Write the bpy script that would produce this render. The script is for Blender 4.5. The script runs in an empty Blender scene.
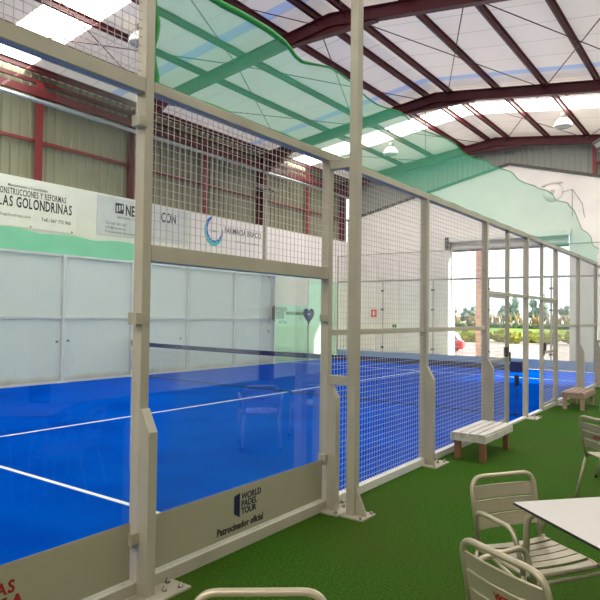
import bpy, bmesh, math, random
from mathutils import Vector, Matrix
random.seed(7)
PI = math.pi
C = bpy.context.scene.collection
S = bpy.context.scene

# ------------------------------------------------------------------ materials
def mat(name, col, rough=.5, metal=0., spec=.5, noise=None, bump=None):
    m = bpy.data.materials.new(name); m.use_nodes = True
    nt = m.node_tree; b = nt.nodes['Principled BSDF']
    b.inputs['Base Color'].default_value = (*col, 1)
    b.inputs['Roughness'].default_value = rough
    b.inputs['Metallic'].default_value = metal
    b.inputs['Specular IOR Level'].default_value = spec
    if noise or bump:
        tc = nt.nodes.new('ShaderNodeTexCoord')
    if noise:                                   # (scale, second colour, low, high)
        n = nt.nodes.new('ShaderNodeTexNoise'); n.inputs['Scale'].default_value = noise[0]; n.inputs['Detail'].default_value = 5
        nt.links.new(tc.outputs['Object'], n.inputs['Vector'])
        r = nt.nodes.new('ShaderNodeMapRange'); r.inputs[1].default_value = noise[2]; r.inputs[2].default_value = noise[3]
        nt.links.new(n.outputs['Fac'], r.inputs[0])
        x = nt.nodes.new('ShaderNodeMix'); x.data_type = 'RGBA'
        x.inputs[6].default_value = (*col, 1); x.inputs[7].default_value = (*noise[1], 1)
        nt.links.new(r.outputs[0], x.inputs[0]); nt.links.new(x.outputs[2], b.inputs['Base Color'])
    if bump:                                    # (scale, strength, distance)
        n = nt.nodes.new('ShaderNodeTexNoise'); n.inputs['Scale'].default_value = bump[0]; n.inputs['Detail'].default_value = 3
        nt.links.new(tc.outputs['Object'], n.inputs['Vector'])
        u = nt.nodes.new('ShaderNodeBump'); u.inputs['Strength'].default_value = bump[1]; u.inputs['Distance'].default_value = bump[2]
        nt.links.new(n.outputs['Fac'], u.inputs['Height']); nt.links.new(u.outputs[0], b.inputs['Normal'])
    return m

def s2l(r, g, b):
    f = lambda v: (v/255/12.92 if v/255 <= .04045 else ((v/255+.055)/1.055)**2.4)
    return (f(r), f(g), f(b))

M = {}
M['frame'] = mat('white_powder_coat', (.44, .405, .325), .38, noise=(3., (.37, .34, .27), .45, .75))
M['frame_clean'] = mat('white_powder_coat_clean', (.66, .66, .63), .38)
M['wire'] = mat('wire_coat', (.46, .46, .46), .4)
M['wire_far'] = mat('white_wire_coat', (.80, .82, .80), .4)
M['galv'] = mat('galvanised_steel', (.42, .46, .48), .35, .7)
M['bolt'] = mat('zinc_bolt', (.30, .28, .24), .35, .8)
M['red'] = mat('red_oxide_steel', (.115, .010, .015), .45, noise=(2., (.085, .007, .010), .4, .7))
M['redbright'] = mat('red_painted_girt', (.19, .018, .02), .5)
M['cladding'] = mat('olive_grey_sheet', (.26, .247, .165), .5, noise=(.8, (.22, .21, .145), .4, .7))
M['gable_sheet'] = mat('grey_sheet', (.30, .31, .275), .5)
M['plaster'] = mat('white_plaster', (.78, .74, .70), .8, noise=(1.2, (.72, .67, .64), .42, .7))
M['wall_white'] = mat('white_painted_block', (.80, .79, .73), .7, noise=(1.5, (.74, .72, .65), .4, .7))
M['concrete'] = mat('concrete', (.42, .41, .38), .8, noise=(2., (.36, .35, .33), .4, .7))
M['steel_dark'] = mat('dark_steel', (.06, .055, .05), .5)
M['blue'] = mat('blue_court_turf', s2l(0, 76, 184), .6, spec=.0, noise=(1.1, s2l(0, 64, 170), .4, .65), bump=(220., .25, .004))
M['line'] = mat('white_line', (.85, .85, .85), .6)
M['turf'] = mat('green_turf', s2l(66, 112, 16), .8, spec=.1, noise=(60., s2l(26, 64, 8), .35, .7), bump=(260., .9, .012))
M['navy'] = mat('navy', s2l(16, 30, 88), .55)
M['black'] = mat('black_cord', (.012, .012, .014), .6)
M['ink'] = mat('dark_ink', s2l(24, 26, 34), .5)
M['ink_grey'] = mat('grey_ink', s2l(96, 96, 98), .5)
M['ink_red'] = mat('red_ink', s2l(150, 26, 24), .5)
M['ink_navy'] = mat('navy_ink', s2l(14, 16, 60), .5)
M['banner'] = mat('banner_vinyl', (.80, .79, .73), .45, noise=(2.5, (.75, .74, .68), .45, .7))
M['banner_cool'] = mat('banner_vinyl_cool', (.62, .64, .66), .35, noise=(2.5, (.56, .58, .60), .45, .7))
M['banner_rose'] = mat('banner_vinyl_rose', (.82, .76, .77), .45)
M['strip'] = mat('white_vinyl_strip', (.37, .345, .25), .5)
M['strip_far'] = mat('shaded_vinyl_strip', (.30, .47, .58), .5)  # white vinyl, its bluish shade put into the colour
M['cyan'] = mat('cyan_ink', s2l(60, 190, 205), .4)
M['azure'] = mat('azure_ink', s2l(36, 110, 190), .4)
M['chair'] = mat('anodised_aluminium', (.46, .41, .30), .36, .45)
M['chair_slat'] = mat('aluminium_slat', (.48, .43, .32), .3, .5)
M['rubber'] = mat('black_rubber', (.015, .015, .015), .7)
M['laminate'] = mat('white_laminate', (.60, .57, .55), .28)
M['core'] = mat('dark_laminate_core', (.015, .016, .022), .4)
M['bench_white'] = mat('worn_white_paint', (.66, .63, .60), .42, noise=(9., (.52, .46, .42), .5, .72))
M['bench_brown'] = mat('red_brown_wood', (.26, .12, .065), .55, noise=(14., (.20, .085, .045), .4, .7))
M['bench_wood'] = mat('weathered_wood', (.42, .29, .22), .5, noise=(12., (.32, .20, .15), .4, .7))
M['lamp_shell'] = mat('white_enamel', (.80, .78, .72), .4)
M['lamp_gear'] = mat('grey_housing', (.20, .17, .15), .5)
M['lamp_lens'] = mat('lamp_lens', (.55, .55, .52), .15)
M['red_sign'] = mat('red_sign', s2l(205, 30, 40), .5)
M['green_sign'] = mat('green_sign', s2l(20, 140, 80), .5)
M['white_sign'] = mat('white_sign', (.8, .8, .8), .5)
M['shutter'] = mat('shutter_slats', (.52, .49, .47), .5)
M['shutter_pale'] = mat('shutter_box', (.74, .72, .68), .5)
M['rod'] = mat('steel_rod', (.10, .02, .028), .5)
M['lawn'] = mat('lawn', s2l(108, 136, 26), .9, noise=(.25, s2l(84, 120, 24), .4, .7))
M['pavement'] = mat('pavement', s2l(170, 152, 148), .9, noise=(.5, s2l(156, 142, 138), .4, .7))
M['shrub'] = mat('shrub_leaves', s2l(110, 125, 36), .8, noise=(3., s2l(160, 155, 66), .4, .6))
M['tree'] = mat('hazy_tree_leaves', s2l(92, 112, 108), .8, noise=(1.2, s2l(132, 146, 138), .4, .6))  # distance haze mixed into the leaf colour
M['reed'] = mat('dry_reeds', s2l(168, 130, 100), .9, noise=(1.5, s2l(130, 120, 70), .4, .6))
M['hedge'] = mat('dark_hedge', s2l(70, 84, 60), .9, noise=(1., s2l(96, 104, 70), .4, .6))
M['bark'] = mat('bark', s2l(90, 72, 58), .9)
M['car_red'] = mat('red_car_paint', s2l(196, 40, 52), .25)
M['car_white'] = mat('white_car_paint', (.8, .8, .82), .25)
M['car_glass'] = mat('car_glass', (.10, .12, .15), .1)

def turf_mat():
    m = M['turf']; nt = m.node_tree; b = nt.nodes['Principled BSDF']; mix = b.inputs['Base Color'].links[0].from_node
    tc = nt.nodes.new('ShaderNodeTexCoord'); n = nt.nodes.new('ShaderNodeTexNoise'); n.inputs['Scale'].default_value = .8; n.inputs['Detail'].default_value = 4
    nt.links.new(tc.outputs['Object'], n.inputs['Vector'])
    r = nt.nodes.new('ShaderNodeMapRange'); r.inputs[1].default_value = .42; r.inputs[2].default_value = .7; r.inputs[4].default_value = .75; nt.links.new(n.outputs['Fac'], r.inputs[0])
    x = nt.nodes.new('ShaderNodeMix'); x.data_type = 'RGBA'; x.inputs[7].default_value = (*s2l(66, 88, 22), 1)
    nt.links.new(r.outputs[0], x.inputs[0]); nt.links.new(mix.outputs[2], x.inputs[6]); nt.links.new(x.outputs[2], b.inputs['Base Color'])
turf_mat()
def brick_mat():
    m = mat('pink_brick', s2l(214, 168, 148), .8); nt = m.node_tree; b = nt.nodes['Principled BSDF']
    tc = nt.nodes.new('ShaderNodeTexCoord'); mp = nt.nodes.new('ShaderNodeMapping'); mp.inputs['Rotation'].default_value = (PI/2, 0, 0)
    br = nt.nodes.new('ShaderNodeTexBrick'); br.inputs['Scale'].default_value = 4.
    br.inputs['Color1'].default_value = (*s2l(220, 172, 150), 1); br.inputs['Color2'].default_value = (*s2l(200, 150, 132), 1); br.inputs['Mortar'].default_value = (*s2l(232, 214, 204), 1)
    nt.links.new(tc.outputs['Object'], mp.inputs[0]); nt.links.new(mp.outputs[0], br.inputs['Vector']); nt.links.new(br.outputs['Color'], b.inputs['Base Color'])
    return m
M['brick'] = brick_mat()

def roof_mat(name='white_roof_panels', c1=(.88, .81, .75), c2=(.55, .50, .47), tc_=(1., .87, .77)):
    m = mat(name, c1, .6); nt = m.node_tree; b = nt.nodes['Principled BSDF']
    tc = nt.nodes.new('ShaderNodeTexCoord'); sp = nt.nodes.new('ShaderNodeSeparateXYZ'); nt.links.new(tc.outputs['Object'], sp.inputs[0])
    d = nt.nodes.new('ShaderNodeMath'); d.operation = 'PINGPONG'; d.inputs[1].default_value = .5; nt.links.new(sp.outputs['X'], d.inputs[0])
    l = nt.nodes.new('ShaderNodeMath'); l.operation = 'LESS_THAN'; l.inputs[1].default_value = .014; nt.links.new(d.outputs[0], l.inputs[0])
    x = nt.nodes.new('ShaderNodeMix'); x.data_type = 'RGBA'; x.inputs[6].default_value = (*c1, 1); x.inputs[7].default_value = (*c2, 1)
    nt.links.new(l.outputs[0], x.inputs[0]); nt.links.new(x.outputs[2], b.inputs['Base Color'])
    tl = nt.nodes.new('ShaderNodeBsdfTranslucent'); tl.inputs[0].default_value = (*tc_, 1)
    mx = nt.nodes.new('ShaderNodeMixShader'); mx.inputs[0].default_value = .078      # slight translucency added to brighten the ceiling with warm light
    out = nt.nodes['Material Output']; nt.links.new(b.outputs[0], mx.inputs[1]); nt.links.new(tl.outputs[0], mx.inputs[2]); nt.links.new(mx.outputs[0], out.inputs[0])
    return m
M['roof'] = roof_mat()
M['blue_strip'] = roof_mat('pale_blue_roof_tint', s2l(190, 200, 232), s2l(170, 180, 215), (.60, .72, 1.))  # roof shader tinted pale blue for the narrow bands

def glass_mat(name, tint, k=1.0):
    m = bpy.data.materials.new(name); m.use_nodes = True; nt = m.node_tree; nt.nodes.clear()
    o = nt.nodes.new('ShaderNodeOutputMaterial'); t = nt.nodes.new('ShaderNodeBsdfTransparent'); t.inputs[0].default_value = (*tint, 1)
    g = nt.nodes.new('ShaderNodeBsdfGlossy'); g.inputs['Roughness'].default_value = .015; g.inputs['Color'].default_value = (.95, 1, .98, 1)
    f = nt.nodes.new('ShaderNodeFresnel'); f.inputs[0].default_value = 1.45
    q = nt.nodes.new('ShaderNodeMath'); q.operation = 'MULTIPLY'; q.inputs[1].default_value = k
    x = nt.nodes.new('ShaderNodeMixShader')
    nt.links.new(f.outputs[0], q.inputs[0]); nt.links.new(q.outputs[0], x.inputs[0]); nt.links.new(t.outputs[0], x.inputs[1]); nt.links.new(g.outputs[0], x.inputs[2]); nt.links.new(x.outputs[0], o.inputs[0])
    return m
M['glass'] = glass_mat('tempered_glass', (.95, .985, .975), .28)
M['glass_green'] = glass_mat('green_tempered_glass', (.78, .96, .88), .10)

def net_mat(name, col, cover, pitch):
    """A fine woven safety net: square holes between green threads."""
    m = bpy.data.materials.new(name); m.use_nodes = True; nt = m.node_tree; nt.nodes.clear()
    o = nt.nodes.new('ShaderNodeOutputMaterial')
    tc = nt.nodes.new('ShaderNodeTexCoord'); sp = nt.nodes.new('ShaderNodeSeparateXYZ'); nt.links.new(tc.outputs['Object'], sp.inputs[0])
    w = 1-math.sqrt(1-cover)
    facs = []
    for ax in ('X', 'Z'):
        p = nt.nodes.new('ShaderNodeMath'); p.operation = 'PINGPONG'; p.inputs[1].default_value = pitch/2
        nt.links.new(sp.outputs[ax], p.inputs[0])
        l = nt.nodes.new('ShaderNodeMath'); l.operation = 'LESS_THAN'; l.inputs[1].default_value = w*pitch/2
        nt.links.new(p.outputs[0], l.inputs[0]); facs.append(l)
    mx = nt.nodes.new('ShaderNodeMath'); mx.operation = 'MAXIMUM'
    nt.links.new(facs[0].outputs[0], mx.inputs[0]); nt.links.new(facs[1].outputs[0], mx.inputs[1])
    d = nt.nodes.new('ShaderNodeBsdfDiffuse'); d.inputs[0].default_value = (*col, 1)
    tl = nt.nodes.new('ShaderNodeBsdfTranslucent'); tl.inputs[0].default_value = (*col, 1)
    a = nt.nodes.new('ShaderNodeMixShader'); a.inputs[0].default_value = .55
    nt.links.new(d.outputs[0], a.inputs[1]); nt.links.new(tl.outputs[0], a.inputs[2])
    tr = nt.nodes.new('ShaderNodeBsdfTransparent')
    x = nt.nodes.new('ShaderNodeMixShader'); nt.links.new(mx.outputs[0], x.inputs[0]); nt.links.new(tr.outputs[0], x.inputs[1]); nt.links.new(a.outputs[0], x.inputs[2])
    nt.links.new(x.outputs[0], o.inputs[0])
    return m
M['net_green'] = net_mat('green_safety_net', (.13, .80, .47), .37, .013)
M['net_folded'] = net_mat('green_net_doubled', (.22, .80, .48), .86, .013)
M['hem'] = mat('green_net_hem', s2l(60, 165, 90), .7)

def sheet_mat():
    """Milky twin-wall plastic sheet: faint ribs, dirt collected along the bottom."""
    m = bpy.data.materials.new('milky_sheet'); m.use_nodes = True; nt = m.node_tree; nt.nodes.clear()
    o = nt.nodes.new('ShaderNodeOutputMaterial'); tc = nt.nodes.new('ShaderNodeTexCoord')
    n = nt.nodes.new('ShaderNodeTexNoise'); n.inputs['Scale'].default_value = .9; nt.links.new(tc.outputs['Object'], n.inputs['Vector'])
    sp = nt.nodes.new('ShaderNodeSeparateXYZ'); nt.links.new(tc.outputs['Object'], sp.inputs[0])
    n2 = nt.nodes.new('ShaderNodeTexNoise'); n2.inputs['Scale'].default_value = 2.2; nt.links.new(tc.outputs['Object'], n2.inputs['Vector'])
    ad = nt.nodes.new('ShaderNodeMath'); ad.operation = 'MULTIPLY_ADD'; ad.inputs[1].default_value = -.16; nt.links.new(n2.outputs['Fac'], ad.inputs[0]); nt.links.new(sp.outputs['Z'], ad.inputs[2])
    mr = nt.nodes.new('ShaderNodeMapRange'); mr.inputs[1].default_value = -.06; mr.inputs[2].default_value = .09; mr.inputs[3].default_value = .75; mr.inputs[4].default_value = 0; nt.links.new(ad.outputs[0], mr.inputs[0])
    c = nt.nodes.new('ShaderNodeMix'); c.data_type = 'RGBA'; c.inputs[6].default_value = (.90, .94, .86, 1); c.inputs[7].default_value = (.83, .89, .84, 1); nt.links.new(n.outputs['Fac'], c.inputs[0])
    c2 = nt.nodes.new('ShaderNodeMix'); c2.data_type = 'RGBA'; c2.inputs[7].default_value = (.42, .33, .18, 1); nt.links.new(mr.outputs[0], c2.inputs[0]); nt.links.new(c.outputs[2], c2.inputs[6])
    p = nt.nodes.new('ShaderNodeBsdfPrincipled'); p.inputs['Roughness'].default_value = .32; nt.links.new(c2.outputs[2], p.inputs['Base Color'])
    tl = nt.nodes.new('ShaderNodeBsdfTranslucent'); nt.links.new(c2.outputs[2], tl.inputs[0])
    x = nt.nodes.new('ShaderNodeMixShader'); x.inputs[0].default_value = .35
    nt.links.new(p.outputs[0], x.inputs[1]); nt.links.new(tl.outputs[0], x.inputs[2]); nt.links.new(x.outputs[0], o.inputs[0])
    return m
M['sheet'] = sheet_mat()

def emis(name, col, st):
    m = bpy.data.materials.new(name); m.use_nodes = True; nt = m.node_tree; nt.nodes.clear()
    o = nt.nodes.new('ShaderNodeOutputMaterial'); e = nt.nodes.new('ShaderNodeEmission'); e.inputs[0].default_value = (*col, 1); e.inputs[1].default_value = st
    nt.links.new(e.outputs[0], o.inputs[0]); return m
M['skylight'] = emis('daylit_rooflight', (1., .965, .88), 10.5)

# ------------------------------------------------------------------ mesh builder
class MB:
    def __init__(s): s.v = []; s.f = []; s.sm = []
    def add(s, vs, fs, smooth=False):
        n = len(s.v); s.v += [tuple(p) for p in vs]
        for f in fs: s.f.append(tuple(i+n for i in f)); s.sm.append(smooth)
        return s
    def box(s, x0, x1, y0, y1, z0, z1):
        vs = [(x, y, z) for z in (z0, z1) for y in (y0, y1) for x in (x0, x1)]
        return s.add(vs, [(0, 2, 3, 1), (4, 5, 7, 6), (0, 1, 5, 4), (2, 6, 7, 3), (0, 4, 6, 2), (1, 3, 7, 5)])
    def obox(s, c, ax, ay, az, hx, hy, hz):
        c = Vector(c); ax, ay, az = Vector(ax)*hx, Vector(ay)*hy, Vector(az)*hz
        vs = [c+ax*i+ay*j+az*k for k in (-1, 1) for j in (-1, 1) for i in (-1, 1)]
        return s.add(vs, [(0, 2, 3, 1), (4, 5, 7, 6), (0, 1, 5, 4), (2, 6, 7, 3), (0, 4, 6, 2), (1, 3, 7, 5)])
    def bar(s, a, b, w, h, up=(0, 0, 1)):
        a, b = Vector(a), Vector(b); d = b-a; L = d.length; d.normalize()
        u = Vector(up); r = d.cross(u)
        if r.length < 1e-5: r = d.cross(Vector((0, 1, 0)))
        r.normalize(); u = r.cross(d)
        return s.obox((a+b)/2, d, r, u, L/2, w/2, h/2)
    def prism(s, poly, axis, a, b):
        """poly: 2-D outline; axis 0/1/2 is the extrusion axis from a to b."""
        def P(p, t):
            q = list(p); q.insert(axis, t); return tuple(q)
        n = len(poly); vs = [P(p, a) for p in poly]+[P(p, b) for p in poly]
        fs = [tuple(range(n))[::-1], tuple(range(n, 2*n))]+[(i, (i+1) % n, n+(i+1) % n, n+i) for i in range(n)]
        return s.add(vs, fs)
    def tube(s, pts, r, n=10, cap=True, closed=False):
        pts = [Vector(p) for p in pts]; N = len(pts); rings = []
        up = None
        for i, p in enumerate(pts):
            if closed: t = pts[(i+1) % N]-pts[i-1]
            else: t = pts[min(i+1, N-1)]-pts[max(i-1, 0)]
            t.normalize()
            if up is None:
                up = Vector((0, 0, 1)) if abs(t.z) < .9 else Vector((1, 0, 0))
            a = up-t*up.dot(t); a.normalize(); up = a; b = t.cross(a)
            rr = r[i] if isinstance(r, (list, tuple)) else r
            rings.append([p+(a*math.cos(2*PI*k/n)+b*math.sin(2*PI*k/n))*rr for k in range(n)])
        base = [q for ring in rings for q in ring]; fs = []
        for i in range(N if closed else N-1):
            j = (i+1) % N
            for k in range(n): fs.append((i*n+k, i*n+(k+1) % n, j*n+(k+1) % n, j*n+k))
        if cap and not closed: fs += [tuple(range(n))[::-1], tuple(range((N-1)*n, N*n))]
        return s.add(base, fs, True)
    def lathe(s, prof, c=(0, 0, 0), n=24):
        c = Vector(c); m = len(prof); vs = []
        for r, z in prof:
            for k in range(n): vs.append(c+Vector((r*math.cos(2*PI*k/n), r*math.sin(2*PI*k/n), z)))
        fs = [(i*n+k, i*n+(k+1) % n, (i+1)*n+(k+1) % n, (i+1)*n+k) for i in range(m-1) for k in range(n)]
        if prof[0][0] > 1e-6: fs.append(tuple(range(n))[::-1])
        if prof[-1][0] > 1e-6: fs.append(tuple(range((m-1)*n, m*n)))
        return s.add(vs, fs, True)
    def wires(s, x0, x1, z0, z1, y=0., p=.05, r=.0017, jx=True):
        """Welded square grid in the XZ plane."""
        n = max(1, round((x1-x0)/p))
        for i in range(1, n):
            x = x0+(x1-x0)*i/n; s.add([(x-r, y-r, z0), (x+r, y-r, z0), (x+r, y+r, z0), (x-r, y+r, z0), (x-r, y-r, z1), (x+r, y-r, z1), (x+r, y+r, z1), (x-r, y+r, z1)], [(0, 1, 5, 4), (1, 2, 6, 5), (2, 3, 7, 6), (3, 0, 4, 7)])
        n = max(1, round((z1-z0)/p)); y2 = y+2*r
        for i in range(1, n):
            z = z0+(z1-z0)*i/n; s.add([(x0, y2-r, z-r), (x0, y2+r, z-r), (x0, y2+r, z+r), (x0, y2-r, z+r), (x1, y2-r, z-r), (x1, y2+r, z-r), (x1, y2+r, z+r), (x1, y2-r, z+r)], [(0, 1, 5, 4), (1, 2, 6, 5), (2, 3, 7, 6), (3, 0, 4, 7)])
        return s
    def build(s, name, m, parent=None, bevel=0., loc=None):
        me = bpy.data.meshes.new(name); me.from_pydata(s.v, [], s.f)
        bm = bmesh.new(); bm.from_mesh(me)
        bmesh.ops.recalc_face_normals(bm, faces=bm.faces)
        bm.to_mesh(me); bm.free()
        for p, k in zip(me.polygons, s.sm): p.use_smooth = k
        me.materials.append(M[m] if isinstance(m, str) else m)
        o = bpy.data.objects.new(name, me); C.objects.link(o)
        if parent is not None: o.parent = parent
        if loc: o.location = loc
        if bevel:
            b = o.modifiers.new('edge', 'BEVEL'); b.width = bevel; b.segments = 2; b.limit_method = 'ANGLE'
        return o

def tag(o, label=None, cat=None, group=None, kind=None):
    if label: o['label'] = label
    if cat: o['category'] = cat
    if group: o['group'] = group
    if kind: o['kind'] = kind
    return o
def thing(name, label, cat, loc=(0, 0, 0), rotz=0., group=None, kind=None):
    o = bpy.data.objects.new(name, None); o.empty_display_size = .1; C.objects.link(o)
    o.location = loc; o.rotation_euler = (0, 0, rotz)
    return tag(o, label, cat, group, kind)
def dup(root, loc=None, rotz=None, label=None, group=None, parent=None):
    r = root.copy(); C.objects.link(r)
    if parent is not None: r.parent = parent
    if loc is not None: r.location = loc
    if rotz is not None: r.rotation_euler = (0, 0, rotz)
    if label: r['label'] = label
    if group: r['group'] = group
    for ch in list(root.children): dup(ch, parent=r)
    return r
def text(body, size, loc, m, parent, name='lettering', bold=0., align='LEFT', sx=1., rot=(PI/2, 0, 0), depth=.001, shear=0.):
    cu = bpy.data.curves.new(name, 'FONT'); cu.body = body; cu.size = size; cu.align_x = align; cu.extrude = depth; cu.offset = bold; cu.shear = shear; cu.resolution_u = 3
    t = bpy.data.objects.new(name+'_src', cu); C.objects.link(t)
    bpy.context.view_layer.update()
    me = bpy.data.meshes.new_from_object(t.evaluated_get(bpy.context.evaluated_depsgraph_get()))
    bpy.data.objects.remove(t); bpy.data.curves.remove(cu)
    me.name = name; me.materials.clear(); me.materials.append(M[m])
    o = bpy.data.objects.new(name, me); C.objects.link(o)
    o.parent = parent; o.location = loc; o.rotation_euler = rot; o.scale = (sx, 1, 1)
    return o
def serif(body, size, x, z, y, m, parent, sx=.8, bold=.003, track=.07, align='LEFT', name='lettering'):
    """Upright capitals with slab serifs on their stems, standing in the XZ plane."""
    glyphs = []; adv = 0
    for ch in body:
        if ch == ' ': adv += size*.34*sx; continue
        cu = bpy.data.curves.new('g', 'FONT'); cu.body = ch; cu.size = size; cu.offset = bold; cu.resolution_u = 3; cu.extrude = .001
        t = bpy.data.objects.new('g', cu); C.objects.link(t); bpy.context.view_layer.update()
        me = bpy.data.meshes.new_from_object(t.evaluated_get(bpy.context.evaluated_depsgraph_get()))
        x0 = min(v.co.x for v in me.vertices); x1 = max(v.co.x for v in me.vertices)
        vs = [(adv+(v.co.x-x0)*sx, v.co.y, v.co.z) for v in me.vertices]; fs = [tuple(p.vertices) for p in me.polygons]
        glyphs.append((ch, adv, adv+(x1-x0)*sx, max(v.co.y for v in me.vertices), vs, fs)); adv += (x1-x0)*sx+track*size
        bpy.data.objects.remove(t); bpy.data.curves.remove(cu); bpy.data.meshes.remove(me)
    off = x-(adv if align == 'RIGHT' else 0)
    mb = MB(); st_ = .085*size*sx; hb = .035*size; w = .13*size*sx
    S_ = {'L': 'bt', 'A': 'bB', 'N': 'btT', 'D': 'bt', 'R': 'btB', 'I': 'mM', 'C': '', 'O': '', 'S': '', 'G': '', 'T': 'm', 'U': 'tT', 'E': 'bt', 'F': 'bt', 'M': 'btBT', 'Y': 'mtT'}
    for ch, a, b, h, vs, fs in glyphs:
        mb.add([(off+p[0], y+p[2], z+p[1]) for p in vs], fs)
        for k in S_.get(ch, ''):
            cx_ = {'b': a+st_*.6, 't': a+st_*.6, 'B': b-st_*.6, 'T': b-st_*.6, 'm': (a+b)/2, 'M': (a+b)/2}[k]; zz = h-hb/2 if k in 'tTM' else hb/2
            mb.box(off+cx_-w, off+cx_+w, y-.001, y+.001, z+zz-hb/2, z+zz+hb/2)
    return mb.build(name, m, parent)
ORD = ['first', 'second', 'third', 'fourth', 'fifth', 'sixth', 'seventh', 'eighth', 'ninth', 'tenth', 'eleventh', 'twelfth']

# ------------------------------------------------------------------ camera (solved from the court's known sizes)
cx, cy, cz, yaw, pit, rol, fpx = -.4013, -2.8880, 1.6381, .62431, .025362, .012538, 612.37
F = Vector((math.cos(yaw)*math.cos(pit), math.sin(yaw)*math.cos(pit), math.sin(pit)))
R = Vector((math.sin(yaw), -math.cos(yaw), 0)); U = R.cross(F)
R2 = R*math.cos(rol)+U*math.sin(rol); U2 = -R*math.sin(rol)+U*math.cos(rol)
cam = bpy.data.cameras.new('camera'); co = bpy.data.objects.new('camera', cam); C.objects.link(co)
co.matrix_world = Matrix(((R2.x, U2.x, -F.x, cx), (R2.y, U2.y, -F.y, cy), (R2.z, U2.z, -F.z, cz), (0, 0, 0, 1)))
cam.sensor_fit = 'HORIZONTAL'; cam.sensor_width = 36; cam.lens = fpx*36/600; cam.clip_start = .05; cam.clip_end = 600
S.camera = co

# ------------------------------------------------------------------ setting: hall shell
YL, YR, XF, XB = 12.0, -7.0, 24.3, -6.0
YA, ZR, SL = 5.0, 8.95, .13                       # ridge line and roof fall
rz = lambda y: ZR-SL*abs(y-YA)
def st(o, label=None): return tag(o, label, kind='structure')

st(MB().box(XB, XF, YR, YL, -.25, -.03).build('floor', 'concrete'))
court = st(MB().box(0, 20, .0, 10, -.028, 0).build('floor_court', 'blue'))
l = MB()
for n_, (a, b, c_, d) in {'service': (3.025, 3.075, 0.04, 9.96), 'service2': (16.925, 16.975, 0.04, 9.96), 'centre': (3.075, 16.925, 4.975, 5.025)}.items():
    MB().box(a, b, c_, d, .0005, .003).build('line', 'line', court)
st(MB().box(XB, XF, YR, -.005, -.028, 0).build('floor_turf', 'turf'))

# left long wall: white block below, ribbed sheet above
wl = MB().box(XB, XF, YL, YL+.2, -.03, 5.08).build('wall_left', 'wall_white'); st(wl)
def ribbed(pitch, a, b, zb, zt, depth, flip=1.):
    """Trapezoid-ribbed sheet: runs from a to b, returns outline points (u, w, z0, z1)."""
    out = []; u = a
    while u < b:
        for q, w in ((0, 0), (.55*pitch, 0), (.66*pitch, depth), (.89*pitch, depth)):
            if u+q <= b: out.append((u+q, w))
        u += pitch
    return out
pr = ribbed(.25, XB, XF, 0, 0, .055)
m_ = MB(); vs = []; fs = []
for u, w in pr: vs += [(u, YL+.36-w, 5.06), (u, YL+.36-w, rz(YL+.3)+.02)]
for i in range(len(pr)-1): fs.append((2*i, 2*i+2, 2*i+3, 2*i+1))
m_.add(vs, fs); m_.build('cladding', 'cladding', wl)
# far end wall with the roller-door opening
DY0, DY1, DZ = 2.30, 6.88, 4.98
gable = lambda y: 7.72-(.224 if y > 4.55 else .27)*abs(y-4.55)
wf = MB()
wf.prism([(YL, -.03), (YL, gable(YL)), (DY1, gable(DY1)), (DY1, -.03)], 0, 24, 24.3)
wf.prism([(DY1, DZ), (DY1, gable(DY1)), (4.55, gable(4.55)), (DY0, gable(DY0)), (DY0, DZ)], 0, 24, 24.3)
wf.prism([(DY0, -.03), (DY0, gable(DY0)), (YR, gable(YR)), (YR, -.03)], 0, 24, 24.3)
wf = wf.build('wall_far', 'plaster'); st(wf)
pr = ribbed(.22, YR, YL, 0, 0, .035); vs = []; fs = []
for u, w in pr: vs += [(24.28-w, u, gable(u)-.1), (24.28-w, u, rz(u)+.05)]
for i in range(len(pr)-1): fs.append((2*i, 2*i+2, 2*i+3, 2*i+1))
MB().add(vs, fs).build('cladding', 'gable_sheet', wf)
cp = MB()
for a, b in ((YL, 4.55), (4.55, YR)): cp.bar((24.0, a, gable(a)+.03), (24.0, b, gable(b)+.03), .12, .10)
cp.build('capping', 'steel_dark', wf)
MB().box(23.82, 24, 9.30, 9.58, 0, 4.05).build('pilaster', 'plaster', wf)
MB().box(23.82, 24, 10.4, 10.62, 0, 4.05).build('pilaster', 'plaster', wf)
MB().box(23.70, 24, 6.92, 7.35, 0, 4.4).build('pilaster', 'plaster', wf)
MB().box(24.02, 24.14, 1.40, 1.52, gable(1.5), rz(1.45)-.1).build('post', 'redbright', wf)
MB().box(24.02, 24.14, YR, 1.4, 7.35, 7.43).build('girt', 'redbright', wf)
# wall behind the viewer and the terrace side, open above a low wall to daylight
st(MB().box(XB-.2, XB, YR, YL, -.03, 9).build('wall_back', 'wall_white'))
wr = MB()
OX = 18.0
wr.box(XB, OX, YR-.2, YR, -.03, rz(YR)+.1).box(OX, XF, YR-.2, YR, 4.4, rz(YR)+.1)
for x in (24.1,): wr.box(x-.2, x+.2, YR-.2, YR, -.03, 4.4)
st(wr.build('wall_right', 'wall_white'))
# roof sheets with pale blue bands between
BANDS = [(-5.4, -4.1), (7.0, 8.25), (19.6, 20.9)]
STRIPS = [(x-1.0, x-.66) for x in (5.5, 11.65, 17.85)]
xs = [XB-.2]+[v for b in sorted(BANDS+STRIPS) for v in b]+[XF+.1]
rf = MB()
for a, b in zip(xs[::2], xs[1::2]):
    for s_, e in ((YA, YL+.6), (YR-.3, YA)):
        rf.add([(a, s_, rz(s_)), (b, s_, rz(s_)), (b, e, rz(e)), (a, e, rz(e))], [(0, 1, 2, 3)])
st(rf.build('ceiling', 'roof'))
for i, (a, b) in enumerate(BANDS):
    w = MB()
    for s_, e in ((YA, YL+.6), (YR-.3, YA)): w.prism([(s_, rz(s_)+.02), (e, rz(e)+.02), (e, rz(e)+.06), (s_, rz(s_)+.06)], 0, a, b)
    st(w.build('window_%d' % (i+1), 'skylight'))

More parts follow.
